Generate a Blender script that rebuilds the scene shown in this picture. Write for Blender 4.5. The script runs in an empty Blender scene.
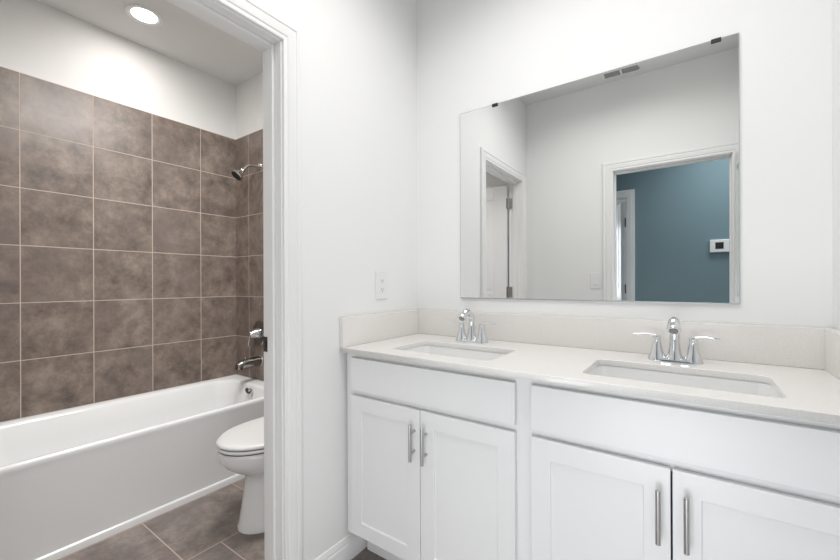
import bpy, bmesh, math
from mathutils import Vector, Matrix

# ------------------------------------------------------------------ camera, world, lights, exposure
scene = bpy.context.scene
col = scene.collection
R = math.radians

cam_d = bpy.data.cameras.new('camera')
cam_d.sensor_width = 36.0
cam_d.lens = 383.55 / 840 * 36.0
cam_d.shift_y = 2.84 / 840
cam_d.clip_start = 0.01
cam = bpy.data.objects.new('camera', cam_d)
col.objects.link(cam)
cam.matrix_world = (Matrix.Translation((1.1953, -1.6658, 1.172)) @ Matrix.Rotation(R(35.3086), 4, 'Z')
                    @ Matrix.Rotation(R(90), 4, 'X') @ Matrix.Rotation(R(-0.2125), 4, 'Z'))
scene.camera = cam

scene.view_settings.view_transform = 'Standard'
scene.view_settings.look = 'None'
scene.view_settings.gamma = 1.0
scene.view_settings.exposure = 0.16
scene.view_settings.use_curve_mapping = False

world = bpy.data.worlds.new('world')
scene.world = world
world.use_nodes = True
bg = world.node_tree.nodes['Background']
bg.inputs[0].default_value = (0.80, 0.90, 1.0, 1)
bg.inputs[1].default_value = 2.5


def area(name, loc, rot, sx, sy, power, color=(1, 1, 1), shape='RECTANGLE', spread=180):
    l = bpy.data.lights.new(name, 'AREA')
    l.shape = shape; l.size = sx; l.size_y = sy; l.energy = power; l.color = color; l.spread = R(spread)
    o = bpy.data.objects.new(name, l)
    o.location = loc; o.rotation_euler = rot
    col.objects.link(o)
    return o


area('vanity_room_ceiling_lamp', (0.84, -0.82, 2.735), (0, 0, 0), 0.95, 0.7, 11.2, (1.0, 0.987, 0.970), spread=152)
area('entry_doorway_fill', (1.05, -1.90, 0.49), (R(99), 0, R(14)), 0.64, 0.80, 8.0, (0.93, 0.965, 1.0))  # added panel low in the doorway, fills the cabinets in place of hall daylight
area('hall_fill', (1.6, -2.3, 2.735), (0, 0, 0), 0.8, 0.4, 12.0, (0.93, 0.97, 1.0), spread=130)  # added fill under the hall ceiling, no fixture modelled
area('far_room_fill', (-0.9, -3.9, 2.735), (0, 0, 0), 0.8, 0.8, 22, (0.90, 0.95, 1.0))  # added fill, brightens the open door leaf beyond the hall
area('far_room_window_daylight', (-0.3, -5.3, 1.5), (R(90), 0, 0), 1.2, 1.2, 18, (0.88, 0.94, 1.0))
area('tub_room_fill', (-0.36, -0.72, 2.66), (0, R(30), 0), 0.4, 0.7, 15.5, (1.0, 0.985, 0.965), spread=116)  # added tilted fill hidden above the door head, lifts the tub apron

# ------------------------------------------------------------------ materials


def nmat(name):
    m = bpy.data.materials.new(name)
    m.use_nodes = True
    nt = m.node_tree
    return m, nt, nt.nodes['Principled BSDF']


def simple(name, colr, rough=0.5, metal=0.0, spec=0.5, coat=0.0):
    m, nt, b = nmat(name)
    b.inputs['Base Color'].default_value = (*colr, 1)
    b.inputs['Roughness'].default_value = rough
    b.inputs['Metallic'].default_value = metal
    b.inputs['Specular IOR Level'].default_value = spec
    b.inputs['Coat Weight'].default_value = coat
    return m


def bumpy(name, colr, rough, scale, strength, dist=0.002, colr2=None, detail=3, spec=0.5):
    m, nt, b = nmat(name)
    b.inputs['Roughness'].default_value = rough
    b.inputs['Specular IOR Level'].default_value = spec
    tc = nt.nodes.new('ShaderNodeTexCoord')
    n = nt.nodes.new('ShaderNodeTexNoise')
    n.inputs['Scale'].default_value = scale
    n.inputs['Detail'].default_value = detail
    nt.links.new(tc.outputs['Object'], n.inputs['Vector'])
    bp = nt.nodes.new('ShaderNodeBump')
    bp.inputs['Strength'].default_value = strength
    bp.inputs['Distance'].default_value = dist
    nt.links.new(n.outputs['Fac'], bp.inputs['Height'])
    nt.links.new(bp.outputs['Normal'], b.inputs['Normal'])
    if colr2:
        r = nt.nodes.new('ShaderNodeValToRGB')
        r.color_ramp.elements[0].position = 0.42
        r.color_ramp.elements[1].position = 0.60
        r.color_ramp.elements[0].color = (*colr2, 1)
        r.color_ramp.elements[1].color = (*colr, 1)
        nt.links.new(n.outputs['Fac'], r.inputs['Fac'])
        nt.links.new(r.outputs['Color'], b.inputs['Base Color'])
    else:
        b.inputs['Base Color'].default_value = (*colr, 1)
    return m


def tile_mat(name, ua, va, tu, tv, u0, v0, gw, tones, grout, rough, shift=0.0, bump=0.35):
    """square tiles: ua/va = object axes (0,1,2); joints at u0+k*tu, v0+k*tv; shift moves each next u-column along v"""
    m, nt, b = nmat(name)
    N, L = nt.nodes, nt.links

    def math_(op, a, bb=None, c=None):
        n = N.new('ShaderNodeMath'); n.operation = op
        for i, v in enumerate((a, bb, c)):
            if v is None: continue
            if isinstance(v, (int, float)): n.inputs[i].default_value = v
            else: L.new(v, n.inputs[i])
        return n.outputs[0]
    tc = N.new('ShaderNodeTexCoord')
    sp = N.new('ShaderNodeSeparateXYZ'); L.new(tc.outputs['Object'], sp.inputs[0])
    U = math_('DIVIDE', math_('SUBTRACT', sp.outputs[ua], u0), tu)
    iu = math_('FLOOR', U); fu = math_('FRACT', U)
    V = math_('DIVIDE', math_('SUBTRACT', sp.outputs[va], v0), tv)
    if shift: V = math_('SUBTRACT', V, math_('MULTIPLY', iu, shift / tv))
    iv = math_('FLOOR', V); fv = math_('FRACT', V)
    eu = math_('MULTIPLY', math_('MINIMUM', fu, math_('SUBTRACT', 1.0, fu)), tu)
    ev = math_('MULTIPLY', math_('MINIMUM', fv, math_('SUBTRACT', 1.0, fv)), tv)
    e = math_('MINIMUM', eu, ev)
    mr = N.new('ShaderNodeMapRange'); mr.interpolation_type = 'SMOOTHSTEP'
    mr.inputs['From Min'].default_value = gw * 0.5 - 0.0004
    mr.inputs['From Max'].default_value = gw * 0.5 + 0.0009
    L.new(e, mr.inputs['Value'])
    fac = mr.outputs[0]
    # per-tile offset of the cloud pattern
    cb = N.new('ShaderNodeCombineXYZ'); L.new(iu, cb.inputs[0]); L.new(iv, cb.inputs[1])
    wn = N.new('ShaderNodeTexWhiteNoise'); L.new(cb.outputs[0], wn.inputs['Vector'])
    sc = N.new('ShaderNodeVectorMath'); sc.operation = 'SCALE'; sc.inputs['Scale'].default_value = 9.0
    L.new(wn.outputs['Color'], sc.inputs[0])
    ad = N.new('ShaderNodeVectorMath'); ad.operation = 'ADD'
    L.new(tc.outputs['Object'], ad.inputs[0]); L.new(sc.outputs[0], ad.inputs[1])
    n1 = N.new('ShaderNodeTexNoise'); n1.inputs['Scale'].default_value = 8.0
    n1.inputs['Detail'].default_value = 12; n1.inputs['Roughness'].default_value = 0.74
    n1.inputs['Distortion'].default_value = 0.12
    L.new(ad.outputs[0], n1.inputs['Vector'])
    n2 = N.new('ShaderNodeTexNoise'); n2.inputs['Scale'].default_value = 3.0
    n2.inputs['Detail'].default_value = 3
    L.new(ad.outputs[0], n2.inputs['Vector'])
    r = N.new('ShaderNodeValToRGB')
    cr = r.color_ramp
    cr.elements[0].position = 0.34; cr.elements[0].color = (*tones[0], 1)
    cr.elements[1].position = 0.68; cr.elements[1].color = (*tones[2], 1)
    x = cr.elements.new(0.50); x.color = (*tones[1], 1)
    L.new(n1.outputs['Fac'], r.inputs['Fac'])
    mx = N.new('ShaderNodeMix'); mx.data_type = 'RGBA'; mx.blend_type = 'MIX'
    mr2 = N.new('ShaderNodeMapRange'); mr2.inputs['From Min'].default_value = 0.42; mr2.inputs['From Max'].default_value = 0.68
    mr2.inputs['To Max'].default_value = 0.55
    L.new(n2.outputs['Fac'], mr2.inputs['Value'])
    L.new(mr2.outputs[0], mx.inputs['Factor'])
    L.new(r.outputs['Color'], mx.inputs[6]); mx.inputs[7].default_value = (*tones[3], 1)
    mg = N.new('ShaderNodeMix'); mg.data_type = 'RGBA'
    L.new(fac, mg.inputs['Factor']); mg.inputs[6].default_value = (*grout, 1)
    L.new(mx.outputs[2], mg.inputs[7])
    L.new(mg.outputs[2], b.inputs['Base Color'])
    rr = math_('SUBTRACT', 0.85, math_('MULTIPLY', fac, 0.85 - rough)); L.new(rr, b.inputs['Roughness'])
    bp = N.new('ShaderNodeBump'); bp.inputs['Strength'].default_value = bump; bp.inputs['Distance'].default_value = 0.0015
    hh = math_('ADD', fac, math_('MULTIPLY', n1.outputs['Fac'], 0.35))
    L.new(hh, bp.inputs['Height']); L.new(bp.outputs['Normal'], b.inputs['Normal'])
    return m


M = {}
M['wall'] = bumpy('white_wall_paint', (0.86, 0.86, 0.855), 0.6, 95, 0.10, 0.0015, spec=0.3)
M['ceiling'] = bumpy('white_ceiling_paint', (0.80, 0.80, 0.79), 0.8, 60, 0.25, 0.003, spec=0.2)
M['teal'] = bumpy('teal_wall_paint', (0.178, 0.262, 0.294), 0.6, 95, 0.10, 0.0015)
M['trim'] = simple('white_trim_paint', (0.86, 0.86, 0.855), 0.28)
M['cabinet'] = simple('white_cabinet_paint', (0.86, 0.86, 0.86), 0.33)
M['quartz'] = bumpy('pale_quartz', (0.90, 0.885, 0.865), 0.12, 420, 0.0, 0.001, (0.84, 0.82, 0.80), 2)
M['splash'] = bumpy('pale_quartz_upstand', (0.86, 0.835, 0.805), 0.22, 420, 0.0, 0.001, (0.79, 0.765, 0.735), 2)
M['ceramic'] = simple('white_vitreous_china', (0.90, 0.90, 0.895), 0.08, coat=0.3)
M['acrylic'] = simple('white_tub_enamel', (0.89, 0.90, 0.905), 0.14, coat=0.2)
M['plastic'] = simple('white_plastic', (0.84, 0.84, 0.835), 0.3)
M['chrome'] = simple('polished_chrome', (0.76, 0.77, 0.79), 0.06, 1.0)
M['nickel'] = simple('brushed_nickel', (0.50, 0.495, 0.49), 0.32, 1.0)
M['dark_chrome'] = simple('shower_chrome', (0.62, 0.60, 0.58), 0.16, 1.0)
M['hinge'] = simple('satin_nickel_hinge', (0.42, 0.41, 0.39), 0.45, 1.0)
M['dark'] = simple('black_plastic', (0.015, 0.015, 0.016), 0.35)
M['bronze'] = simple('aged_bronze', (0.12, 0.10, 0.09), 0.35, 1.0)
M['dark_nickel'] = simple('dark_polished_nickel', (0.30, 0.29, 0.28), 0.2, 1.0)
M['gap'] = simple('dark_rubber_and_gap_shade', (0.03, 0.03, 0.03), 0.8)  # near-black; also paints the shade in the toilet seat gaps
M['grille_dark'] = simple('duct_shade', (0.06, 0.06, 0.06), 0.7)  # dark tone painted for the shade behind the vent louvres
M['mirror'] = simple('silvered_glass', (0.83, 0.84, 0.835), 0.0, 1.0)
M['mirror_edge'] = simple('mirror_edge_and_gap_shade', (0.45, 0.50, 0.49), 0.15)  # real glass sides plus the painted edge shadow strips
T4 = ((0.110, 0.086, 0.075), (0.215, 0.170, 0.143), (0.345, 0.280, 0.236), (0.180, 0.148, 0.136))
M['tile_side'] = tile_mat('brown_wall_tile', 1, 2, 0.31, 0.31, -0.295, 2.312, 0.0034, T4, (0.60, 0.50, 0.43), 0.33)
M['tile_end'] = tile_mat('brown_wall_tile_end', 0, 2, 0.31, 0.31, -1.567, 2.312, 0.0034, T4, (0.60, 0.50, 0.43), 0.33)
F4 = ((0.120, 0.098, 0.088), (0.235, 0.192, 0.170), (0.400, 0.340, 0.306), (0.200, 0.170, 0.160))
M['floor'] = tile_mat('brown_floor_tile', 0, 1, 0.452, 0.452, -0.552, -0.770, 0.0045, F4, (0.52, 0.43, 0.36), 0.38, shift=0.152)

m, nt, b = nmat('lamp_lens')
b.inputs['Base Color'].default_value = (0.9, 0.9, 0.9, 1)
b.inputs['Emission Color'].default_value = (1.0, 0.97, 0.92, 1)
b.inputs['Emission Strength'].default_value = 9.0
M['lens'] = m
m, nt, b = nmat('clear_window_glass')
b.inputs['Base Color'].default_value = (1, 1, 1, 1)
b.inputs['Roughness'].default_value = 0.0
b.inputs['Transmission Weight'].default_value = 1.0
b.inputs['IOR'].default_value = 1.02
M['glass'] = m

# ------------------------------------------------------------------ mesh helpers


def finish(name, bm, mat, parent=None, smooth=False, bevel=0.0, segs=2, angle=35):
    bmesh.ops.recalc_face_normals(bm, faces=bm.faces[:])
    me = bpy.data.meshes.new(name)
    bm.to_mesh(me); bm.free()
    mats = mat if isinstance(mat, (list, tuple)) else [mat]
    for k in mats: me.materials.append(M[k] if isinstance(k, str) else k)
    o = bpy.data.objects.new(name, me)
    col.objects.link(o)
    if smooth or bevel:
        for p in me.polygons: p.use_smooth = True
        me.set_sharp_from_angle(angle=R(angle))
    if bevel:
        md = o.modifiers.new('bevel', 'BEVEL'); md.width = bevel; md.segments = segs
        md.limit_method = 'ANGLE'; md.angle_limit = R(40); md.harden_normals = True
    if parent is not None:
        o.parent = parent
        o.matrix_parent_inverse = Matrix.Identity(4)
        o.location = -world_loc(parent)
    return o


def world_loc(o):
    v = Vector(o.location)
    while o.parent: o = o.parent; v = v + Vector(o.location)
    return v


def box(bm, x0, x1, y0, y1, z0, z1):
    v = [bm.verts.new(p) for p in ((x0, y0, z0), (x1, y0, z0), (x1, y1, z0), (x0, y1, z0),
                                   (x0, y0, z1), (x1, y0, z1), (x1, y1, z1), (x0, y1, z1))]
    for f in ((3, 2, 1, 0), (4, 5, 6, 7), (0, 1, 5, 4), (1, 2, 6, 5), (2, 3, 7, 6), (3, 0, 4, 7)):
        bm.faces.new([v[i] for i in f])
    return v


def boxes(*bs):
    bm = bmesh.new()
    for b_ in bs: box(bm, *b_)
    return bm


def loft(bm, rings, cap0=True, cap1=True, closed=True):
    vs = [[bm.verts.new(p) for p in r] for r in rings]
    n = len(vs[0])
    for a, b_ in zip(vs, vs[1:]):
        for i in range(n if closed else n - 1):
            j = (i + 1) % n
            bm.faces.new((a[i], a[j], b_[j], b_[i]))
    if cap0: bm.faces.new(vs[0][::-1])
    if cap1: bm.faces.new(vs[-1])
    return vs


def frame_for(d):
    d = Vector(d).normalized()
    up = Vector((0, 0, 1)) if abs(d.z) < 0.95 else Vector((0, 1, 0))
    a = d.cross(up).normalized(); b_ = a.cross(d).normalized()
    return a, b_


def tube(bm, pts, radii, n=16, sx=1.0):
    pts = [Vector(p) for p in pts]
    if isinstance(radii, (int, float)): radii = [radii] * len(pts)
    rings = []
    a = b_ = None
    for i, p in enumerate(pts):
        d = pts[min(i + 1, len(pts) - 1)] - pts[max(i - 1, 0)]
        d.normalize()
        if a is None: a, b_ = frame_for(d)
        else:
            a = (a - d * a.dot(d)).normalized(); b_ = a.cross(d).normalized()
        rr = radii[i]
        rx, ry = rr if isinstance(rr, tuple) else (rr, rr)
        rings.append([p + a * (math.cos(t) * rx) + b_ * (math.sin(t) * ry)
                      for t in [2 * math.pi * k / n for k in range(n)]])
    loft(bm, rings)


def lathe(bm, prof, origin, axis=(0, 0, 1), n=32, sx=1.0, sy=1.0):
    """prof: list of (radius, distance along axis)"""
    d = Vector(axis).normalized(); a, b_ = frame_for(d); o = Vector(origin)
    rings = []
    for r, h in prof:
        r = max(r, 1e-5)
        rings.append([o + d * h + a * (math.cos(t) * r * sx) + b_ * (math.sin(t) * r * sy)
                      for t in [2 * math.pi * k / n for k in range(n)]])
    loft(bm, rings)


def rrect(cx, cy, hx, hy, r, z, k=6):
    pts = []
    for qx, qy, a0 in ((1, 1, 0), (-1, 1, 90), (-1, -1, 180), (1, -1, 270)):
        for i in range(k + 1):
            t = R(a0 + 90 * i / k)
            pts.append(Vector((cx + qx * (hx - r) + r * math.cos(t), cy + qy * (hy - r) + r * math.sin(t), z)))
    return pts


def empty(name, loc, label=None, cat=None, group=None, kind=None):
    o = bpy.data.objects.new(name, None)
    o.location = loc
    o.empty_display_size = 0.05
    col.objects.link(o)
    tag(o, label, cat, group, kind)
    return o


def tag(o, label=None, cat=None, group=None, kind=None):
    if label: o['label'] = label
    if cat: o['category'] = cat
    if group: o['group'] = group
    if kind: o['kind'] = kind
    return o


def struct(name, bm, mat, label, cat, **kw):
    return tag(finish(name, bm, mat, None, **kw), label, cat, None, 'structure')


H = 2.743
# ------------------------------------------------------------------ floor, ceiling, walls
struct('floor', boxes((-1.95, 2.7, -5.75, 0.12, -0.1, 0.0)), 'floor',
       'brown stone-look tiled floor beside the bathtub', 'floor')
struct('ceiling', boxes((-1.95, 2.7, -5.75, 0.12, H, H + 0.1)), 'ceiling',
       'pale grey-white textured ceiling above the tub', 'ceiling')
# door openings (jamb faces): tub room y -1.545..-0.834, entry x 0.697..1.41, hall door x -0.06..0.651
DT = 2.037
J = 0.018
struct('wall_back', boxes((-0.112, 1.66, 0.0, 0.12, 0, H)), 'wall', 'white wall carrying the big mirror', 'wall')
struct('wall_right', boxes((1.543, 1.66, -1.68, 0.0, 0, H)), 'wall', 'white wall at the right end of the vanity', 'wall')
struct('wall_left', boxes((-0.112, 0, -0.834 + J, 0.0, 0, H), (-0.112, 0, -1.68, -1.545 - J, 0, H),
                          (-0.112, 0, -1.545 - J, -0.834 + J, DT + J, H)), 'wall',
       'white wall with outlet between tub doorway and mirror wall', 'wall')
struct('wall_tub_end', boxes((-1.87, -0.112, -0.018, 0.12, 0, H)), 'wall',
       'white wall above the tiles at the shower end of the tub', 'wall')
struct('wall_tub_side', boxes((-1.87, -1.76, -1.68, -0.018, 0, H)), 'wall',
       'long white wall above the brown tub tiles', 'wall')
struct('wall_tub_foot', boxes((-1.76, -0.98, -1.68, -1.562, 0, H)), 'wall',
       'short white wall at the foot of the tub', 'wall')
struct('wall_front', boxes((-1.87, 0.697 - J, -1.795, -1.68, 0, H), (1.42 + J, 2.6, -1.795, -1.68, 0, H),
                           (0.697 - J, 1.42 + J, -1.795, -1.68, DT + J, H)), 'wall',
       'white wall with an entry doorway, seen in the mirror', 'wall')
struct('wall_hall', boxes((-1.87, -0.06 - J, -2.895, -2.78, 0, H), (0.651 + J, 2.6, -2.895, -2.78, 0, H),
                          (-0.06 - J, 0.651 + J, -2.895, -2.78, DT + J, H)), 'teal',
       'teal hallway wall seen through the doorway in the mirror', 'wall')
struct('wall_hall_right', boxes((2.6, 2.7, -2.895, -1.68, 0, H)), 'teal', 'teal end wall of the hallway', 'wall')
struct('wall_hall_left', boxes((-1.95, -1.87, -2.895, -1.68, 0, H)), 'teal', 'teal wall at far end of the hallway', 'wall')
struct('wall_far_left', boxes((-1.95, -1.87, -5.65, -2.895, 0, H)), 'wall', 'pale side wall of the room beyond the hallway', 'wall')
struct('wall_far_right', boxes((2.0, 2.1, -5.65, -2.895, 0, H)), 'wall', 'pale wall opposite in the room beyond the hallway', 'wall')
WX0, WX1, WZ0, WZ1 = -0.90, 0.30, 0.75, 2.02
struct('wall_far', boxes((-1.95, WX0, -5.75, -5.65, 0, H), (WX1, 2.1, -5.75, -5.65, 0, H),
                         (WX0, WX1, -5.75, -5.65, 0, WZ0), (WX0, WX1, -5.75, -5.65, WZ1, H)), 'wall',
       'pale wall around the bright window in the far room', 'wall')
# tiles on three sides of the tub
struct('wall_tiling_side', boxes((-1.76, -1.75, -1.552, -0.028, 0.40, 2.312)), 'tile_side',
       'brown stone-look square tiles along the long tub wall', 'wall tiles')
struct('wall_tiling_end', boxes((-1.76, -0.955, -0.028, -0.018, 0.40, 2.312)), 'tile_end',
       'brown stone-look tiles behind the shower head and spout', 'wall tiles')
struct('wall_tiling_foot', boxes((-1.76, -0.985, -1.562, -1.552, 0.40, 2.312)), 'tile_end',
       'brown tiles on the wall at the foot of the tub', 'wall tiles')

# ------------------------------------------------------------------ door frames
CASING = [(0, 0), (0, .0105), (.003, .012), (.010, .012), (.0125, .0095), (.0155, .0095), (.019, .013), (.033, .0165), (.043, .0175),
          (.0465, .0135), (.050, .0135), (.053, .0175), (.066, .0175), (.070, .0145), (.070, 0)]


def casing(name, parent, mapf, a0, a1, zt, reveal=0.005, clip_b=None):
    """mapf(s, z, t) -> world; a0<a1 opening along the wall, zt head height"""
    bm = bmesh.new()
    a0 -= reveal; a1 += reveal; zt += reveal
    stations = []
    for w, t in CASING:
        stations.append([mapf(a0 - w, 0, t), mapf(a0 - w, zt + w, t), mapf(a1 + w, zt + w, t), mapf(a1 + w, 0, t)])
    n = len(stations)
    vs = [[bm.verts.new(p) for p in s] for s in stations]
    for i in range(n):
        j = (i + 1) % n
        for k in range(3):
            bm.faces.new((vs[i][k], vs[i][k + 1], vs[j][k + 1], vs[j][k]))
    bm.faces.new([v[0] for v in vs]); bm.faces.new([v[3] for v in vs])
    return finish(name, bm, 'trim', parent, smooth=True, angle=20)


def door_leaf(bm, w=0.705, h=2.02, t=0.035):
    """two-panel leaf in local x 0..w, y 0..t, z 0.012.."""
    st = 0.115
    z0 = 0.012
    zs = [(0.24, 0.93), (1.08, h - 0.115)]
    # core plus raised frame on both faces
    box(bm, 0, w, 0.006, t - 0.006, z0, h)
    for y0, y1 in ((0, 0.006), (t - 0.006, t)):
        box(bm, 0, st, y0, y1, z0, h); box(bm, w - st, w, y0, y1, z0, h)
        box(bm, st, w - st, y0, y1, z0, zs[0][0])
        box(bm, st, w - st, y0, y1, zs[0][1], zs[1][0])
        box(bm, st, w - st, y0, y1, zs[1][1], h)
    for a, b_ in zs:
        box(bm, st + 0.03, w - st - 0.03, 0.002, t - 0.002, a + 0.03, b_ - 0.03)


def hinge_mesh(bm, x, y, z, lx, ly):
    """knuckle at x,y; two leaves along directions lx, ly"""
    tube(bm, [(x, y, z - 0.045), (x, y, z + 0.045)], 0.007, 12)
    for k in (-1, 1):
        tube(bm, [(x, y, z + k * 0.045), (x, y, z + k * 0.050)], 0.005, 12)
    for dx, dy in (lx, ly):
        px, py = -dy * 0.0015, dx * 0.0015
        L_ = math.hypot(dx, dy); px /= L_; py /= L_
        xs = [x, x + dx]; ys = [y, y + dy]
        v = []
        for zz in (z - 0.044, z + 0.044):
            v += [bm.verts.new((xs[0] + px, ys[0] + py, zz)), bm.verts.new((xs[1] + px, ys[1] + py, zz)),
                  bm.verts.new((xs[1] - px, ys[1] - py, zz)), bm.verts.new((xs[0] - px, ys[0] - py, zz))]
        for f in ((0, 1, 2, 3), (4, 5, 6, 7), (0, 1, 5, 4), (1, 2, 6, 5), (2, 3, 7, 6), (3, 0, 4, 7)):
            bm.faces.new([v[i] for i in f])


def place_leaf(parent, hx, hy, ang, name='door_leaf', flip=1, handle=True):
    """leaf hinged at (hx,hy); local +x points along ang"""
    bm = bmesh.new(); door_leaf(bm)
    c, s = math.cos(ang), math.sin(ang)
    for v in bm.verts:
        x, y = v.co.x, v.co.y * flip
        v.co.x, v.co.y = hx + x * c - y * s, hy + x * s + y * c
    leaf = finish(name, bm, 'trim', parent, bevel=0.0025, segs=1)
    if not handle: return leaf
    # lever handles on both faces
    bm = bmesh.new()
    for side, y0 in ((-1, 0.0), (1, 0.035)):
        yy = y0 * flip; sd = side * flip
        P = lambda x, y, z: (hx + x * c - y * s, hy + x * s + y * c, z)
        lathe(bm, [(0.030, 0), (0.030, 0.006), (0.024, 0.010), (0.010, 0.012), (0.010, 0.045), (0.0, 0.046)],
              P(0.645, yy, 0.96), (-s * sd, c * sd, 0), 20)
        tube(bm, [P(0.652, yy + sd * 0.043, 0.96), P(0.60, yy + sd * 0.045, 0.96), P(0.545, yy + sd * 0.042, 0.958)],
             [0.009, 0.008, 0.006], 12)
    finish('door_handle', bm, 'nickel', leaf, smooth=True)
    return leaf


def jamb(name, label, mapf, a0, a1, depth, stop):
    """mapf(s,z,t): t runs 0 at one face to depth at the other"""
    bm = bmesh.new()

    def bx(s0, s1, z0, z1, t0, t1):
        p = [mapf(s, z, t) for s in (s0, s1) for z in (z0, z1) for t in (t0, t1)]
        v = [bm.verts.new(q) for q in p]
        for f in ((0, 1, 3, 2), (4, 6, 7, 5), (0, 4, 5, 1), (2, 3, 7, 6), (0, 2, 6, 4), (1, 5, 7, 3)):
            bm.faces.new([v[i] for i in f])
    bx(a0 - J, a0, 0, DT + J, 0, depth); bx(a1, a1 + J, 0, DT + J, 0, depth); bx(a0, a1, DT, DT + J, 0, depth)
    s0, s1 = stop
    bx(a0, a0 + 0.011, 0, DT, s0, s1); bx(a1 - 0.011, a1, 0, DT, s0, s1); bx(a0 + 0.011, a1 - 0.011, DT - 0.011, DT, s0, s1)
    o = finish(name, bm, 'trim', None, bevel=0.002, segs=2)
    return tag(o, label, 'doorway', None, 'structure')


# tub-room doorway: wall x -0.115..0
d1 = jamb('door_1', 'white cased doorway into the tub room, its door swung open inside',
          lambda s, z, t: (-t, s, z), -1.545, -0.834, 0.112, (0.036, 0.071))
casing('casing', d1, lambda s, z, t: (t, s, z), -1.545, -0.834, DT)
casing('casing', d1, lambda s, z, t: (-0.112 - t, s, z), -1.545, -0.834, DT, reveal=0.013)
lf = place_leaf(d1, -0.121, -1.541, R(180), flip=-1)
for hz in (0.30, 1.09, 1.86):
    bm = bmesh.new(); hinge_mesh(bm, -0.116, -1.5385, hz, (0.034, 0.0), (-0.004, 0.033))
    finish('hinge', bm, 'hinge', d1, smooth=True)
bm = bmesh.new()
box(bm, -0.1095, -0.072, -0.8355, -0.834, 0.918, 0.974)
box(bm, -0.1115, -0.1095, -0.8355, -0.829, 0.930, 0.962)
sp_ = finish('strike_plate', bm, 'bronze', d1, bevel=0.0006, segs=1)
sp_['label'] = 'dark nickel strike plate'
finish('latch_hole', boxes((-0.098, -0.084, -0.8360, -0.8352, 0.934, 0.958)), 'gap', sp_)

# entry doorway where the photographer stands: wall y -1.795..-1.68
d2 = jamb('door_2', 'white entry doorway in the mirror, teal wall beyond it',
          lambda s, z, t: (s, -1.68 - t, z), 0.697, 1.42, 0.115, (0.037, 0.072))
casing('casing', d2, lambda s, z, t: (s, -1.68 + t, z), 0.697, 1.42, DT)
casing('casing', d2, lambda s, z, t: (s, -1.795 - t, z), 0.697, 1.42, DT)
place_leaf(d2, 1.468, -1.655, R(90), flip=1, handle=False)
# hall doorway in the teal wall: y -2.895..-2.78
d3 = jamb('door_3', 'grey-white doorway in the teal hallway wall with black hinges',
          lambda s, z, t: (s, -2.78 - t, z), -0.06, 0.651, 0.115, (0.043, 0.078))
casing('casing', d3, lambda s, z, t: (s, -2.78 + t, z), -0.06, 0.651, DT)
casing('casing', d3, lambda s, z, t: (s, -2.895 - t, z), -0.06, 0.651, DT)
place_leaf(d3, 0.618, -2.905, R(252), flip=-1)
for hz in (0.30, 1.10, 1.80):
    bm = bmesh.new(); hinge_mesh(bm, 0.630, -2.892, hz, (0.018, 0.020), (-0.010, -0.020))
    finish('hinge', bm, 'dark', d3, smooth=True)

# baseboards
BB = [(0, 0), (.014, 0), (.014, .066), (.0125, .072), (.010, .076), (.010, .082), (.0075, .090), (.0045, .100), (.0, .102)]


def baseboard(name, label, segs):
    bm = bmesh.new()
    for (x0, y0), (x1, y1), (nx, ny) in segs:
        loft(bm, [[Vector((x + nx * t, y + ny * t, z)) for t, z in BB] for x, y in ((x0, y0), (x1, y1))])
    struct(name, bm, 'trim', label, 'baseboard', smooth=True, angle=25)


baseboard('baseboard_left', 'white moulded baseboard running under the cabinet end', [((0, -0.757), (0, -0.0), (1, 0)), ((0, -1.68), (0, -1.622), (1, 0))])
baseboard('baseboard_front', 'white baseboard below the light switch wall', [((0.0, -1.68), (0.62, -1.68), (0, 1))])
baseboard('baseboard_tub_room', 'white baseboard behind the toilet', [((-0.97, -0.018), (-0.115, -0.018), (0, -1)), ((-0.112, -0.750), (-0.112, -0.018), (-1, 0)),
                                                                  ((-0.98, -1.68), (-0.115, -1.68), (0, 1))])
baseboard('baseboard_hall', 'white baseboard along the teal wall', [((0.73, -2.78), (2.6, -2.78), (0, 1)), ((-1.87, -2.78), (-0.14, -2.78), (0, 1))])

# window in the far room
bm = boxes((WX0, WX1, -5.74, -5.66, WZ0, WZ0 + .05), (WX0, WX1, -5.74, -5.66, WZ1 - .05, WZ1),
           (WX0, WX0 + .05, -5.74, -5.66, WZ0 + .05, WZ1 - .05), (WX1 - .05, WX1, -5.74, -5.66, WZ0 + .05, WZ1 - .05),
           (WX0 + .05, WX1 - .05, -5.73, -5.69, (WZ0 + WZ1) / 2 - .02, (WZ0 + WZ1) / 2 + .02))
w1 = struct('window_1', bm, 'trim', 'bright daylit window with blinds glimpsed through the hallway door', 'window')
finish('pane', boxes((WX0 + .05, WX1 - .05, -5.712, -5.708, WZ0 + .05, WZ1 - .05)), 'glass', w1)

# ------------------------------------------------------------------ bathtub
TX0, TX1, TY0, TY1, TZ = -1.749, -1.021, -1.551, -0.029, 0.452
tub = empty('bathtub', (-1.39, -0.79, 0), 'white alcove bathtub with a plain apron in front of brown tiles', 'bathtub')
bm = bmesh.new()
cx, cy = (TX0 + TX1) / 2, (TY0 + TY1) / 2
hx, hy = (TX1 - TX0) / 2, (TY1 - TY0) / 2


def tr(dx0, dx1, dy0, dy1, r, z):
    """rounded rectangle inset from the tub outline (front, wall side, foot, head)"""
    x0, x1, y0, y1 = TX0 + dx1, TX1 - dx0, TY0 + dy0, TY1 - dy1
    return rrect((x0 + x1) / 2, (y0 + y1) / 2, (x1 - x0) / 2, (y1 - y0) / 2, r, z, 10)


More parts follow.
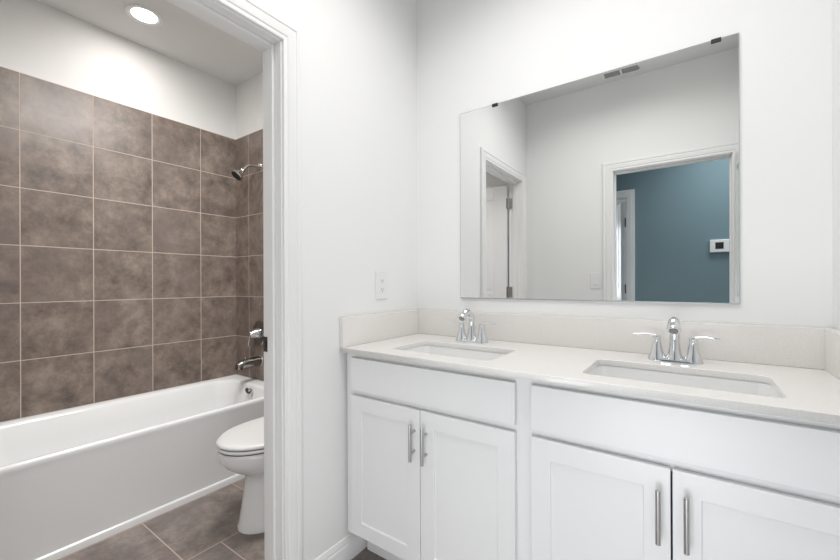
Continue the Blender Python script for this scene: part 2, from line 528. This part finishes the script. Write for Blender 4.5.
rings = [tr(-0.011, 0, 0, 0, .002, 0.0), tr(-0.011, 0, 0, 0, .002, 0.028), tr(-0.009, 0, 0, 0, .002, 0.032), tr(0, 0, 0, 0, .002, 0.036),
         tr(-0.002, 0, 0, 0, .003, TZ - 0.055), tr(-0.006, 0, 0, 0, .003, TZ - 0.030), tr(-0.008, 0, 0, 0, .003, TZ - 0.014), tr(-0.005, 0, 0, 0, .004, TZ - 0.005), tr(0.002, .001, .001, .001, .006, TZ),
         tr(0.022, .040, .05, .070, .12, TZ - 0.002), tr(0.032, .052, .062, .084, .13, TZ - 0.008),
         tr(0.040, .060, .07, .094, .135, TZ - 0.022), tr(0.055, .075, .12, .105, .14, TZ - 0.12), tr(0.075, .095, .22, .120, .15, 0.13),
         tr(0.105, .125, .28, .150, .15, 0.088), tr(0.16, .18, .36, .21, .12, 0.075)]
loft(bm, rings, True, True)
finish('tub_shell', bm, 'acrylic', tub, smooth=True, angle=50)
ox, oz = -1.385, 0.385
bm = bmesh.new()
lathe(bm, [(0.0, 0.0), (0.036, 0.0), (0.036, 0.008), (0.030, 0.014), (0.012, 0.016), (0.0, 0.016)], (ox, -0.127, oz), (0, -1, 0.12), 28)
ov = finish('overflow_plate', bm, 'dark_chrome', tub, smooth=True)
bm = bmesh.new()
tube(bm, [(ox, -0.138, oz + 0.004), (ox + 0.004, -0.155, oz + 0.016), (ox + 0.008, -0.160, oz + 0.032), (ox + .009, -.161, oz + .046)], [0.008, 0.007, 0.012, 0.009], 12)
finish('drain_lever', bm, 'bronze', ov, smooth=True)
bm = bmesh.new()
lathe(bm, [(0.0, -0.002), (0.034, -0.002), (0.034, 0.003), (0.026, 0.004), (0.0, 0.002)], (-1.385, -0.30, 0.0765), (0, 0, 1), 28)
finish('drain', bm, 'dark_chrome', tub, smooth=True)

# ------------------------------------------------------------------ shower and tub fittings
FX, FY = -1.418, -0.028
sh = empty('shower_sprayer', (FX, FY, 2.035), 'small chrome shower head on a bent arm high on the tiles', 'shower head')
bm = bmesh.new()
lathe(bm, [(0, 0), (0.030, 0), (0.029, 0.006), (0.018, 0.014), (0.012, 0.016), (0.0, 0.016)], (FX, FY, 2.035), (0, -1, 0), 24)
finish('flange', bm, 'dark_chrome', sh, smooth=True)
bm = bmesh.new()
arm = [(FX, FY - 0.004, 2.035), (FX, FY - 0.05, 2.035), (FX, FY - 0.085, 2.028), (FX, FY - 0.11, 2.010), (FX, FY - 0.128, 1.985)]
tube(bm, arm, 0.0105, 14)
finish('arm', bm, 'dark_chrome', sh, smooth=True)
ax_ = Vector((-0.10, -0.66, -0.74)).normalized()
bm = bmesh.new()
lathe(bm, [(0, -0.004), (0.013, -0.004), (0.016, 0.006), (0.013, 0.016), (0.016, 0.022), (0.030, 0.042), (0.043, 0.060), (0.045, 0.070), (0.043, 0.073), (0.0, 0.073)],
      Vector(arm[-1]), ax_, 28)
hd = finish('spray_head', bm, 'dark_chrome', sh, smooth=True)
bm = bmesh.new()
lathe(bm, [(0, 0.0735), (0.038, 0.0735), (0.037, 0.0755), (0, 0.0765)], Vector(arm[-1]), ax_, 28)
f_ = finish('nozzle_face', bm, 'gap', hd, smooth=True); f_['label'] = 'dark nozzle face'

vz = 0.806
sv = empty('shower_valve', (FX, FY, vz), 'round chrome shower valve plate with lever handle on the tiles', 'shower valve')
bm = bmesh.new()
lathe(bm, [(0, 0), (0.088, 0), (0.090, 0.004), (0.084, 0.009), (0.050, 0.013), (0.034, 0.014), (0.030, 0.020), (0.0, 0.020)], (FX, FY, vz), (0, -1, 0), 40)
finish('escutcheon', bm, 'dark_nickel', sv, smooth=True)
bm = bmesh.new()
lathe(bm, [(0, 0.016), (0.040, 0.016), (0.040, 0.030), (0.032, 0.050), (0.017, 0.078), (0.012, 0.086), (0.0, 0.088)], (FX, FY, vz), (0, -1, 0), 28)
hh_ = finish('valve_hub', bm, 'chrome', sv, smooth=True)
bm = bmesh.new()
tube(bm, [(FX, FY - 0.076, vz + 0.004), (FX - 0.006, FY - 0.082, vz - 0.025), (FX - 0.010, FY - 0.086, vz - 0.060), (FX - 0.012, FY - 0.084, vz - 0.085)],
     [0.008, 0.007, 0.008, 0.006], 14)
finish('lever', bm, 'dark_chrome', hh_, smooth=True)

tz = 0.600
ts = empty('tub_spout', (FX, FY, tz), 'chrome tub spout just above the rim of the tub', 'tub spout')
bm = bmesh.new()
lathe(bm, [(0, 0), (0.041, 0), (0.040, 0.006), (0.034, 0.012), (0.0, 0.012)], (FX, FY, tz), (0, -1, 0), 28)
finish('flange', bm, 'dark_chrome', ts, smooth=True)
bm = bmesh.new()
tube(bm, [(FX, FY - 0.005, tz), (FX, FY - 0.05, tz), (FX, FY - 0.11, tz), (FX, FY - 0.145, tz - 0.003), (FX, FY - 0.163, tz - 0.013), (FX, FY - 0.168, tz - 0.036)],
     [(0.036, 0.036), (0.033, 0.033), (0.031, 0.030), (0.030, 0.030), (0.028, 0.028), (0.027, 0.024)], 24)
finish('spout', bm, 'dark_nickel', ts, smooth=True)
bm = bmesh.new()
tube(bm, [(FX, FY - 0.118, tz + 0.020), (FX, FY - 0.118, tz + 0.044)], [0.004, 0.006], 12)
finish('diverter_knob', bm, 'dark_chrome', ts, smooth=True)

# ------------------------------------------------------------------ toilet
TC = -0.545
to = empty('toilet', (TC, -0.02, 0), 'white elongated toilet with closed lid, partly behind the door jamb', 'toilet')


def egg(front, back, hw, z, n=40, sq=2.3):
    """outline facing -y: front tip y, back y, half width"""
    L_ = back - front
    yc = front + min(hw * 1.35, L_ * 0.55)
    pts = []
    for i in range(n):
        t = 2 * math.pi * i / n
        c, s = math.cos(t), math.sin(t)
        if s < 0:  # front half
            pts.append(Vector((TC + hw * c, yc + (yc - front) * s, z)))
        else:
            e = 2 / 3.2
            pts.append(Vector((TC + hw * math.copysign(abs(c) ** e, c), yc + (back - yc) * (s ** e), z)))
    return pts


bm = bmesh.new()
rings = [egg(-.684, -.12, .113, 0), egg(-.684, -.12, .113, .015), egg(-.676, -.12, .108, .03), egg(-.662, -.12, .100, .12), egg(-.648, -.12, .094, .20),
         egg(-.648, -.12, .096, .245), egg(-.668, -.10, .112, .268), egg(-.708, -.08, .142, .290), egg(-.742, -.07, .164, .318), egg(-.765, -.06, .178, .350), egg(-.772, -.05, .184, .38),
         egg(-.771, -.05, .183, .396), egg(-.765, -.055, .178, .400)]
loft(bm, rings)
bowl = finish('bowl', bm, 'ceramic', to, smooth=True, angle=50)
bm = bmesh.new()
loft(bm, [egg(-.7695, -.27, .1815, .4000), egg(-.7695, -.27, .1815, .4050)])
s_ = finish('seat_gap_shade', bm, 'gap', to, smooth=True); s_['label'] = 'thin dark strip painted as gap shade below the seat'  # black strip in the joint, paints the shade under the seat
bm = bmesh.new()
loft(bm, [egg(-.772, -.26, .184, .4045), egg(-.776, -.26, .187, .408), egg(-.776, -.26, .187, .416), egg(-.772, -.26, .184, .4195)])
finish('seat', bm, 'plastic', to, smooth=True, angle=60)
bm = bmesh.new()
loft(bm, [egg(-.7700, -.27, .1820, .4192), egg(-.7700, -.27, .1820, .4235)])
finish('lid_gap_shade', bm, 'gap', to, smooth=True)  # second black strip, painted shade between seat and lid
bm = bmesh.new()
loft(bm, [egg(-.770, -.25, .182, .4225), egg(-.776, -.25, .187, .426), egg(-.776, -.25, .187, .434), egg(-.768, -.25, .182, .4405), egg(-.745, -.26, .168, .4455),
          egg(-.66, -.29, .120, .4525), egg(-.58, -.32, .07, .455)])
finish('lid', bm, 'plastic', to, smooth=True, angle=60)
for sx in (-0.07, 0.07):
    finish('seat_hinge', boxes((TC + sx - .018, TC + sx + .018, -.262, -.222, .400, .432)), 'plastic', to, bevel=0.006)
bm = bmesh.new()
loft(bm, [rrect(TC, -.135, .165, .075, .03, .398), rrect(TC, -.135, .190, .090, .035, .46), rrect(TC, -.132, .215, .098, .035, .735), rrect(TC, -.132, .215, .098, .035, .74)])
tk = finish('tank', bm, 'ceramic', to, smooth=True, angle=50)
bm = bmesh.new()
loft(bm, [rrect(TC, -.133, .222, .105, .035, .74), rrect(TC, -.133, .226, .109, .035, .750), rrect(TC, -.133, .226, .109, .035, .765), rrect(TC, -.133, .215, .098, .035, .775)])
finish('tank_lid', bm, 'ceramic', tk, smooth=True, angle=50)
bm = bmesh.new()
lathe(bm, [(0, 0), (.014, 0), (.014, .010), (0, .012)], (TC - .15, -.229, .68), (0, -1, 0), 16)
tube(bm, [(TC - .15, -.240, .68), (TC - .10, -.243, .677), (TC - .075, -.242, .672)], [.006, .006, .008], 10)
finish('flush_lever', bm, 'chrome', tk, smooth=True)

# ------------------------------------------------------------------ recessed light over the tub
LX, LY = -1.413, -0.763
rl = empty('recessed_light', (LX, LY, H), 'round glowing recessed light in the ceiling over the tub', 'ceiling light')
bm = bmesh.new()
n = 48
prof = [(0.095, 0.0), (0.094, -0.004), (0.088, -0.007), (0.072, -0.006), (0.064, -0.002), (0.064, 0.0)]
vs = [[bm.verts.new((LX + r * math.cos(2 * math.pi * k / n), LY + r * math.sin(2 * math.pi * k / n), H + h)) for k in range(n)] for r, h in prof]
for a in range(len(prof)):
    b_ = (a + 1) % len(prof)
    for k in range(n):
        j = (k + 1) % n
        bm.faces.new((vs[a][k], vs[a][j], vs[b_][j], vs[b_][k]))
finish('light_trim', bm, 'trim', rl, smooth=True)
bm = bmesh.new()
lathe(bm, [(0.0, -0.0005), (0.0635, -0.0005), (0.0635, -0.0015), (0.0, -0.0025)], (LX, LY, H), (0, 0, 1), 48)
finish('light_lens', bm, 'lens', rl, smooth=True)
lamp = area('recessed_lamp_glow', (LX, LY, H - 0.012), (0, 0, 0), 0.12, 0.12, 2.7, (1.0, 0.95, 0.89), 'DISK', 180)
lamp.parent = rl; lamp.location = (0, 0, -0.012)

# ------------------------------------------------------------------ vanity cabinet
VX0, VX1 = 0.010, 1.541
FF = -0.525   # face frame front
vc = empty('vanity_cabinet', ((VX0 + VX1) / 2, -0.27, 0), 'long white shaker double vanity cabinet under the quartz top', 'vanity cabinet')
bm = boxes((VX0, VX0 + .016, FF + .02, -.002, .128, .883), (VX1 - .016, VX1, FF + .02, -.002, .128, .883),
           (VX0 + .016, VX1 - .016, FF + .02, -.002, .146, .162), (.770, .786, FF + .02, -.002, .162, .66),
           (VX0 + .016, VX1 - .016, -.012, -.002, .162, .883))
finish('carcass', bm, 'cabinet', vc)
# face frame: stiles and rails
bm = boxes((VX0, .070, FF, FF + .02, .128, .8850), (.738, .818, FF, FF + .02, .128, .8850), (1.485, VX1, FF, FF + .02, .128, .8850),
           (.070, .738, FF, FF + .02, .838, .8850), (.818, 1.485, FF, FF + .02, .838, .8850),
           (.070, .738, FF, FF + .02, .700, .750), (.818, 1.485, FF, FF + .02, .700, .750),
           (.070, .738, FF, FF + .02, .146, .175), (.818, 1.485, FF, FF + .02, .146, .175))
finish('face_frame', bm, 'cabinet', vc)
finish('toe_kick', boxes((VX0 + .0165, VX1 - .0165, -.424, -.409, 0, .1459)), 'cabinet', vc)


def shaker(name, x0, x1, z0, z1, flat=False):
    bm = bmesh.new()
    y0, y1 = FF - .0205, FF - .0022
    s = .058
    if flat:
        box(bm, x0, x1, y0, y1, z0, z1)
    else:
        yr = y0 + .0055
        # one closed surface with a recessed panel
        o = [(x0, z0), (x1, z0), (x1, z1), (x0, z1)]
        i = [(x0 + s, z0 + s), (x1 - s, z0 + s), (x1 - s, z1 - s), (x0 + s, z1 - s)]
        ov_ = [bm.verts.new((x, y0, z)) for x, z in o]; iv_ = [bm.verts.new((x, y0, z)) for x, z in i]
        rv_ = [bm.verts.new((x, yr, z)) for x, z in i]; bv_ = [bm.verts.new((x, y1, z)) for x, z in o]
        for k in range(4):
            j = (k + 1) % 4
            bm.faces.new((ov_[k], ov_[j], iv_[j], iv_[k])); bm.faces.new((iv_[k], iv_[j], rv_[j], rv_[k]))
            bm.faces.new((ov_[k], ov_[j], bv_[j], bv_[k]))
        bm.faces.new(rv_); bm.faces.new(bv_)
    return finish(name, bm, 'cabinet', vc, bevel=0.0018, segs=2)


def pull(door, x, z0=.535, z1=.667):
    bm = bmesh.new()
    yb = FF - .050
    tube(bm, [(x, yb, z0), (x, yb, z0 + .001), (x, yb, z1 - .001), (x, yb, z1)], [.0050, .0060, .0060, .0050], 16)
    for z in (z0 + .030, z1 - .030):
        tube(bm, [(x, FF - .0205, z), (x, yb, z)], .0045, 12)
    o = finish('handle', bm, 'nickel', door, smooth=True)
    o['label'] = 'brushed nickel bar pull'


shaker('drawer_front', .052, .753, .735, .866, True)
shaker('drawer_front', .803, 1.503, .735, .866, True)
DZ0, DZ1 = .147, .713
pull(shaker('door', .052, .3975, DZ0, DZ1), .376)
pull(shaker('door', .4005, .753, DZ0, DZ1), .428)
pull(shaker('door', .803, 1.1515, DZ0, DZ1), 1.127)
pull(shaker('door', 1.1555, 1.503, DZ0, DZ1), 1.184)

# ------------------------------------------------------------------ countertop with sink cut-outs and upstands
CZ, CT = .9054, .020
ct = empty('countertop', (0.77, -0.28, CZ - CT), 'pale speckled quartz countertop with two sink cut-outs', 'countertop')
SINKS = [(0.410, -0.335, .222, .130), (1.152, -0.345, .222, .130)]


def slab_with_holes(x0, x1, y0, y1, holes, z0, z1, r=.028, b=.002):
    cu = bpy.data.curves.new('tmp', 'CURVE')
    cu.dimensions = '2D'; cu.fill_mode = 'BOTH'
    cu.extrude = (z1 - z0) / 2 - b; cu.bevel_depth = b; cu.bevel_resolution = 2; cu.offset = -b

    def add(pts):
        s = cu.splines.new('POLY'); s.points.add(len(pts) - 1)
        for i, p in enumerate(pts): s.points[i].co = (p[0], p[1], 0, 1)
        s.use_cyclic_u = True
    add([(x0, y0), (x1, y0), (x1, y1), (x0, y1)])
    for (hx_, hy_, a, c) in holes: add([(p.x, p.y) for p in rrect(hx_, hy_, a, c, r, 0, 8)][::-1])
    o = bpy.data.objects.new('tmp', cu); col.objects.link(o)
    dg = bpy.context.evaluated_depsgraph_get()
    me = bpy.data.meshes.new_from_object(o.evaluated_get(dg))
    bpy.data.objects.remove(o); bpy.data.curves.remove(cu)
    bm = bmesh.new(); bm.from_mesh(me); bpy.data.meshes.remove(me)
    bmesh.ops.translate(bm, vec=(0, 0, (z0 + z1) / 2), verts=bm.verts[:])
    bmesh.ops.remove_doubles(bm, verts=bm.verts[:], dist=1e-5)
    return bm


finish('slab', slab_with_holes(0.001, 1.542, -.559, -.001, SINKS, CZ - CT, CZ), 'quartz', ct)
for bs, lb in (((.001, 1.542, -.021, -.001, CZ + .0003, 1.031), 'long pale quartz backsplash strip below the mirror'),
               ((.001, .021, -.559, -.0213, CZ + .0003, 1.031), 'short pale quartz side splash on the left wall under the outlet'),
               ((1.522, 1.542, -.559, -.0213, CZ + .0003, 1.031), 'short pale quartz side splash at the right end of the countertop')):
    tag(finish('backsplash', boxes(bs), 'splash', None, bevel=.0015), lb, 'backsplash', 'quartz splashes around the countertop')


def make_sink(x, y, a, c, label):
    root = empty('sink', (x, y, CZ - CT - .15), label, 'sink', 'undermount sinks in the vanity top')
    bm = bmesh.new()
    zt = CZ - CT - .0005
    e = .003
    rg = [rrect(x, y, a + .018, c + .018, .035, zt - .012), rrect(x, y, a + .018, c + .018, .035, zt), rrect(x, y, a + e, c + e, .030, zt),
          rrect(x, y, a + e - .002, c + e - .002, .030, zt - .006),
          rrect(x, y, a - .006, c - .006, .034, zt - .060), rrect(x, y, a - .014, c - .014, .040, zt - .105),
          rrect(x, y, a - .034, c - .034, .045, zt - .127), rrect(x, y, a - .09, c - .07, .035, zt - .134), rrect(x, y + .02, .03, .028, .02, zt - .138)]
    outer = [rrect(x, y, .045, .04, .02, zt - .152), rrect(x, y, a - .04, c - .04, .05, zt - .148), rrect(x, y, a + .004, c + .004, .04, zt - .100)]
    loft(bm, outer + rg)
    finish('basin', bm, 'ceramic', root, smooth=True, angle=50)
    bm = bmesh.new()
    lathe(bm, [(0, 0), (.022, 0), (.021, .003), (.013, .0035), (.012, .007), (0, .008)], (x, y + .02, zt - .1375), (0, 0, 1), 24)
    finish('drain', bm, 'chrome', root, smooth=True)
    return root


make_sink(*SINKS[0], 'white rectangular undermount sink nearest the left wall and outlet')
make_sink(*SINKS[1], 'white rectangular undermount sink below the right end of the mirror')


# ------------------------------------------------------------------ faucets
def make_faucet(x, y, label, yaw=0.0):
    root = empty('faucet', (x, y, CZ), label, 'faucet', 'chrome two-handle faucets on the vanity')
    z = CZ
    P = lambda dx, dy, dz: Vector((x + dx, y + dy, z + dz))
    bm = bmesh.new()
    loft(bm, [rrect(x, y, .078, .026, .0255, z), rrect(x, y, .078, .026, .0255, z + .004), rrect(x, y, .074, .022, .0215, z + .010), rrect(x, y, .060, .012, .0115, z + .012)])
    base = finish('base_plate', bm, 'chrome', root, smooth=True, angle=40)
    bm = bmesh.new()
    path, rad = [], []
    for h, r in ((.008, .0255), (.014, .024), (.030, .0195), (.050, .0165), (.072, .0150), (.090, .0145)):
        path.append(P(0, 0, h)); rad.append(r)
    for k in range(1, 10):
        t = R(180 * k / 9 * .87)
        path.append(P(0, -.046 * (1 - math.cos(t)), .101 + .035 * math.sin(t)))
        rad.append(.0145 if k < 4 else .0145 + .0010 * (k - 3))
    last = path[-1]; d = (path[-1] - path[-2]).normalized()
    path.append(last + d * .004); rad.append(.0205)
    path.append(last + d * .006); rad.append(.0185)
    tube(bm, path, rad, 24)
    spo = finish('spout', bm, 'chrome', root, smooth=True, angle=45)
    bm = bmesh.new()
    lathe(bm, [(0, .0060), (.0130, .0060), (.0125, .0080), (0, .0085)], last, d, 20)
    ae = finish('aerator', bm, 'dark_nickel', spo, smooth=True)
    ae['label'] = 'dark aerator opening'
    bm = bmesh.new()
    tube(bm, [P(0, .018, .01), P(0, .020, .052)], .0022, 10)
    lathe(bm, [(0, 0), (.005, .001), (.0055, .005), (.004, .010), (0, .011)], P(0, .020, .050), (0, 0, 1), 14)
    finish('lift_rod', bm, 'chrome', root, smooth=True)
    for s in (-1, 1):
        bm = bmesh.new()
        lathe(bm, [(0, .004), (.0275, .004), (.0265, .010), (.0215, .022), (.0165, .042), (.0125, .062), (.0115, .070), (.0125, .072), (.0125, .078), (.0095, .085), (0, .087)],
              P(s * .051, 0, 0), (0, 0, 1), 28)
        hub = finish('handle', bm, 'chrome', root, smooth=True, angle=40)
        bm = bmesh.new()
        pts = [P(s * .045, 0, .080), P(s * .062, -.002, .083), P(s * .078, -.004, .0865), P(s * .094, -.006, .0865), P(s * .110, -.009, .085), P(s * .121, -.011, .0855)]
        tube(bm, pts, [(.0075, .0065), (.0060, .0042), (.0065, .0036), (.0080, .0034), (.0072, .0030), (.0030, .0018)], 16)
        finish('lever', bm, 'chrome', hub, smooth=True, angle=60)
    return root


make_faucet(.384, -.118, 'chrome faucet behind the sink nearest the left wall')
make_faucet(1.148, -.118, 'chrome faucet behind the sink under the mirror right end')

# ------------------------------------------------------------------ mirror
MX0, MX1, MZ0, MZ1 = .2643, 1.3272, 1.0987, 2.0028
mi = empty('mirror', ((MX0 + MX1) / 2, 0, MZ0), 'large frameless rectangular wall mirror above the vanity', 'mirror')
bm = boxes((MX0, MX1, -.0060, -.0012, MZ0, MZ1))
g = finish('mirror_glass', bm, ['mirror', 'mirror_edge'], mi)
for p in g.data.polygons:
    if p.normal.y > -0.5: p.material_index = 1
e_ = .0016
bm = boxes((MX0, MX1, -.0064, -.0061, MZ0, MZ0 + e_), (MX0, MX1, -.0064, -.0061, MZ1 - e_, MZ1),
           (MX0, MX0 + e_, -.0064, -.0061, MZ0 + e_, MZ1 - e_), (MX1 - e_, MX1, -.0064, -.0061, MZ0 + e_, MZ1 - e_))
finish('edge_shadow_strip', bm, 'mirror_edge', mi)  # grey strips on the front face, painted for bevel and gap shadow
finish('backing', boxes((MX0 + .02, MX1 - .02, -.0012, -.0002, MZ0 + .02, MZ1 - .02)), 'gap', mi)
for x in (.451, 1.266):
    bm = boxes((x - .014, x + .014, -.0090, -.0066, MZ1 - .012, MZ1 + .001), (x - .014, x + .014, -.0090, -.0002, MZ1 + .0003, MZ1 + .002))
    c_ = finish('clip', bm, 'dark', mi, bevel=.0006, segs=1)
bm = boxes((MX0 + .002, MX1 - .002, -.0075, -.0002, MZ0 - .003, MZ0 - .0003))
finish('bottom_channel', bm, 'nickel', mi)

# ------------------------------------------------------------------ outlet, switch, vent, thermostat
oy, oz_ = -.296, 1.162
ou = empty('outlet', (0, oy, oz_), 'white wall outlet above the left backsplash', 'outlet')
finish('wall_plate', boxes((.0002, .0065, oy - .040, oy + .040, oz_ - .066, oz_ + .066)), 'plastic', ou, bevel=.003)
rc = finish('receptacle', boxes((.0066, .0085, oy - .017, oy + .017, oz_ - .034, oz_ + .034)), 'plastic', ou, bevel=.001)
for zc in (-.021, .021):
    bm = bmesh.new()
    box(bm, .0084, .0088, oy - .0075, oy - .0055, oz_ + zc - .003, oz_ + zc + .005)
    box(bm, .0084, .0088, oy + .0050, oy + .0070, oz_ + zc - .003, oz_ + zc + .005)
    lathe(bm, [(0, 0), (.0024, 0), (.0024, .0004), (0, .0004)], (.0084, oy, oz_ + zc - .008), (1, 0, 0), 12)
    finish('slots', bm, 'gap', rc)
bm = boxes((.0084, .0096, oy - .010, oy + .010, oz_ + .001, oz_ + .006), (.0084, .0096, oy - .010, oy + .010, oz_ - .006, oz_ - .001))
finish('test_button', bm, 'plastic', rc)

sx_, sz_ = .566, 1.184
sw = empty('light_switch', (sx_, -1.68, sz_), 'white rocker light switch beside the entry doorway, seen in mirror', 'light switch')
finish('wall_plate', boxes((sx_ - .039, sx_ + .039, -1.6798, -1.6735, sz_ - .064, sz_ + .064)), 'plastic', sw, bevel=.003)
finish('rocker', boxes((sx_ - .016, sx_ + .016, -1.6736, -1.6695, sz_ - .033, sz_ + .033)), 'plastic', sw, bevel=.0015)

vx0, vx1, vy0, vy1 = .645, .895, -1.60, -1.490
ve = empty('ceiling_vent', ((vx0 + vx1) / 2, (vy0 + vy1) / 2, H), 'white ceiling register with dark louvres, seen in mirror', 'ceiling vent')
t_ = .012
bm = boxes((vx0, vx1, vy0, vy0 + t_, H - .008, H - .0003), (vx0, vx1, vy1 - t_, vy1, H - .008, H - .0003),
           (vx0, vx0 + t_, vy0 + t_, vy1 - t_, H - .008, H - .0003), (vx1 - t_, vx1, vy0 + t_, vy1 - t_, H - .008, H - .0003),
           ((vx0 + vx1) / 2 - .007, (vx0 + vx1) / 2 + .007, vy0 + t_, vy1 - t_, H - .008, H - .0003))
finish('vent_frame', bm, 'trim', ve)
finish('duct_shade_sheet', boxes((vx0 + t_, vx1 - t_, vy0 + t_, vy1 - t_, H - .0012, H - .0003)), 'grille_dark', ve)  # flat dark sheet, paints the shade of the vent opening
bm = bmesh.new()
for k in range(5):
    yy = vy0 + t_ + .013 + k * .0150
    for a, b_ in ((vx0 + t_, (vx0 + vx1) / 2 - .007), ((vx0 + vx1) / 2 + .007, vx1 - t_)):
        box(bm, a, b_, yy, yy + .0035, H - .0045, H - .0030)
finish('louvre', bm, 'trim', ve)
finish('damper_lever', boxes((vx1 - t_ + .002, vx1 - t_ + .008, -1.555, -1.535, H - .018, H - .008)), 'hinge', ve)

th = empty('thermostat', (1.405, -2.78, 1.497), 'white thermostat with dark screen on the teal wall, seen in mirror', 'thermostat')
bd = finish('body', boxes((1.331, 1.480, -2.7798, -2.755, 1.440, 1.556)), 'plastic', th, bevel=.006)
finish('screen', boxes((1.372, 1.432, -2.7552, -2.7540, 1.470, 1.530)), 'dark', th)

# blinds on the far window
bl = empty('window_blind', ((WX0 + WX1) / 2, -5.63, WZ1), 'white slatted blind hanging in front of the bright window', 'blind')
finish('headrail', boxes((WX0 - .03, WX1 + .03, -5.649, -5.60, WZ1 - .01, WZ1 + .04)), 'plastic', bl)
bm = bmesh.new()
k = 0
zz = WZ1 - .03
while zz > WZ0:
    v = [bm.verts.new(p) for p in ((WX0 - .02, -5.645, zz + .010), (WX1 + .02, -5.645, zz + .010), (WX1 + .02, -5.605, zz - .010), (WX0 - .02, -5.605, zz - .010),
                                   (WX0 - .02, -5.645, zz + .013), (WX1 + .02, -5.645, zz + .013), (WX1 + .02, -5.605, zz - .007), (WX0 - .02, -5.605, zz - .007))]
    for f in ((0, 1, 2, 3), (4, 5, 6, 7), (0, 1, 5, 4), (2, 3, 7, 6), (1, 2, 6, 5), (0, 3, 7, 4)): bm.faces.new([v[i] for i in f])
    zz -= .042
finish('slats', bm, 'plastic', bl)
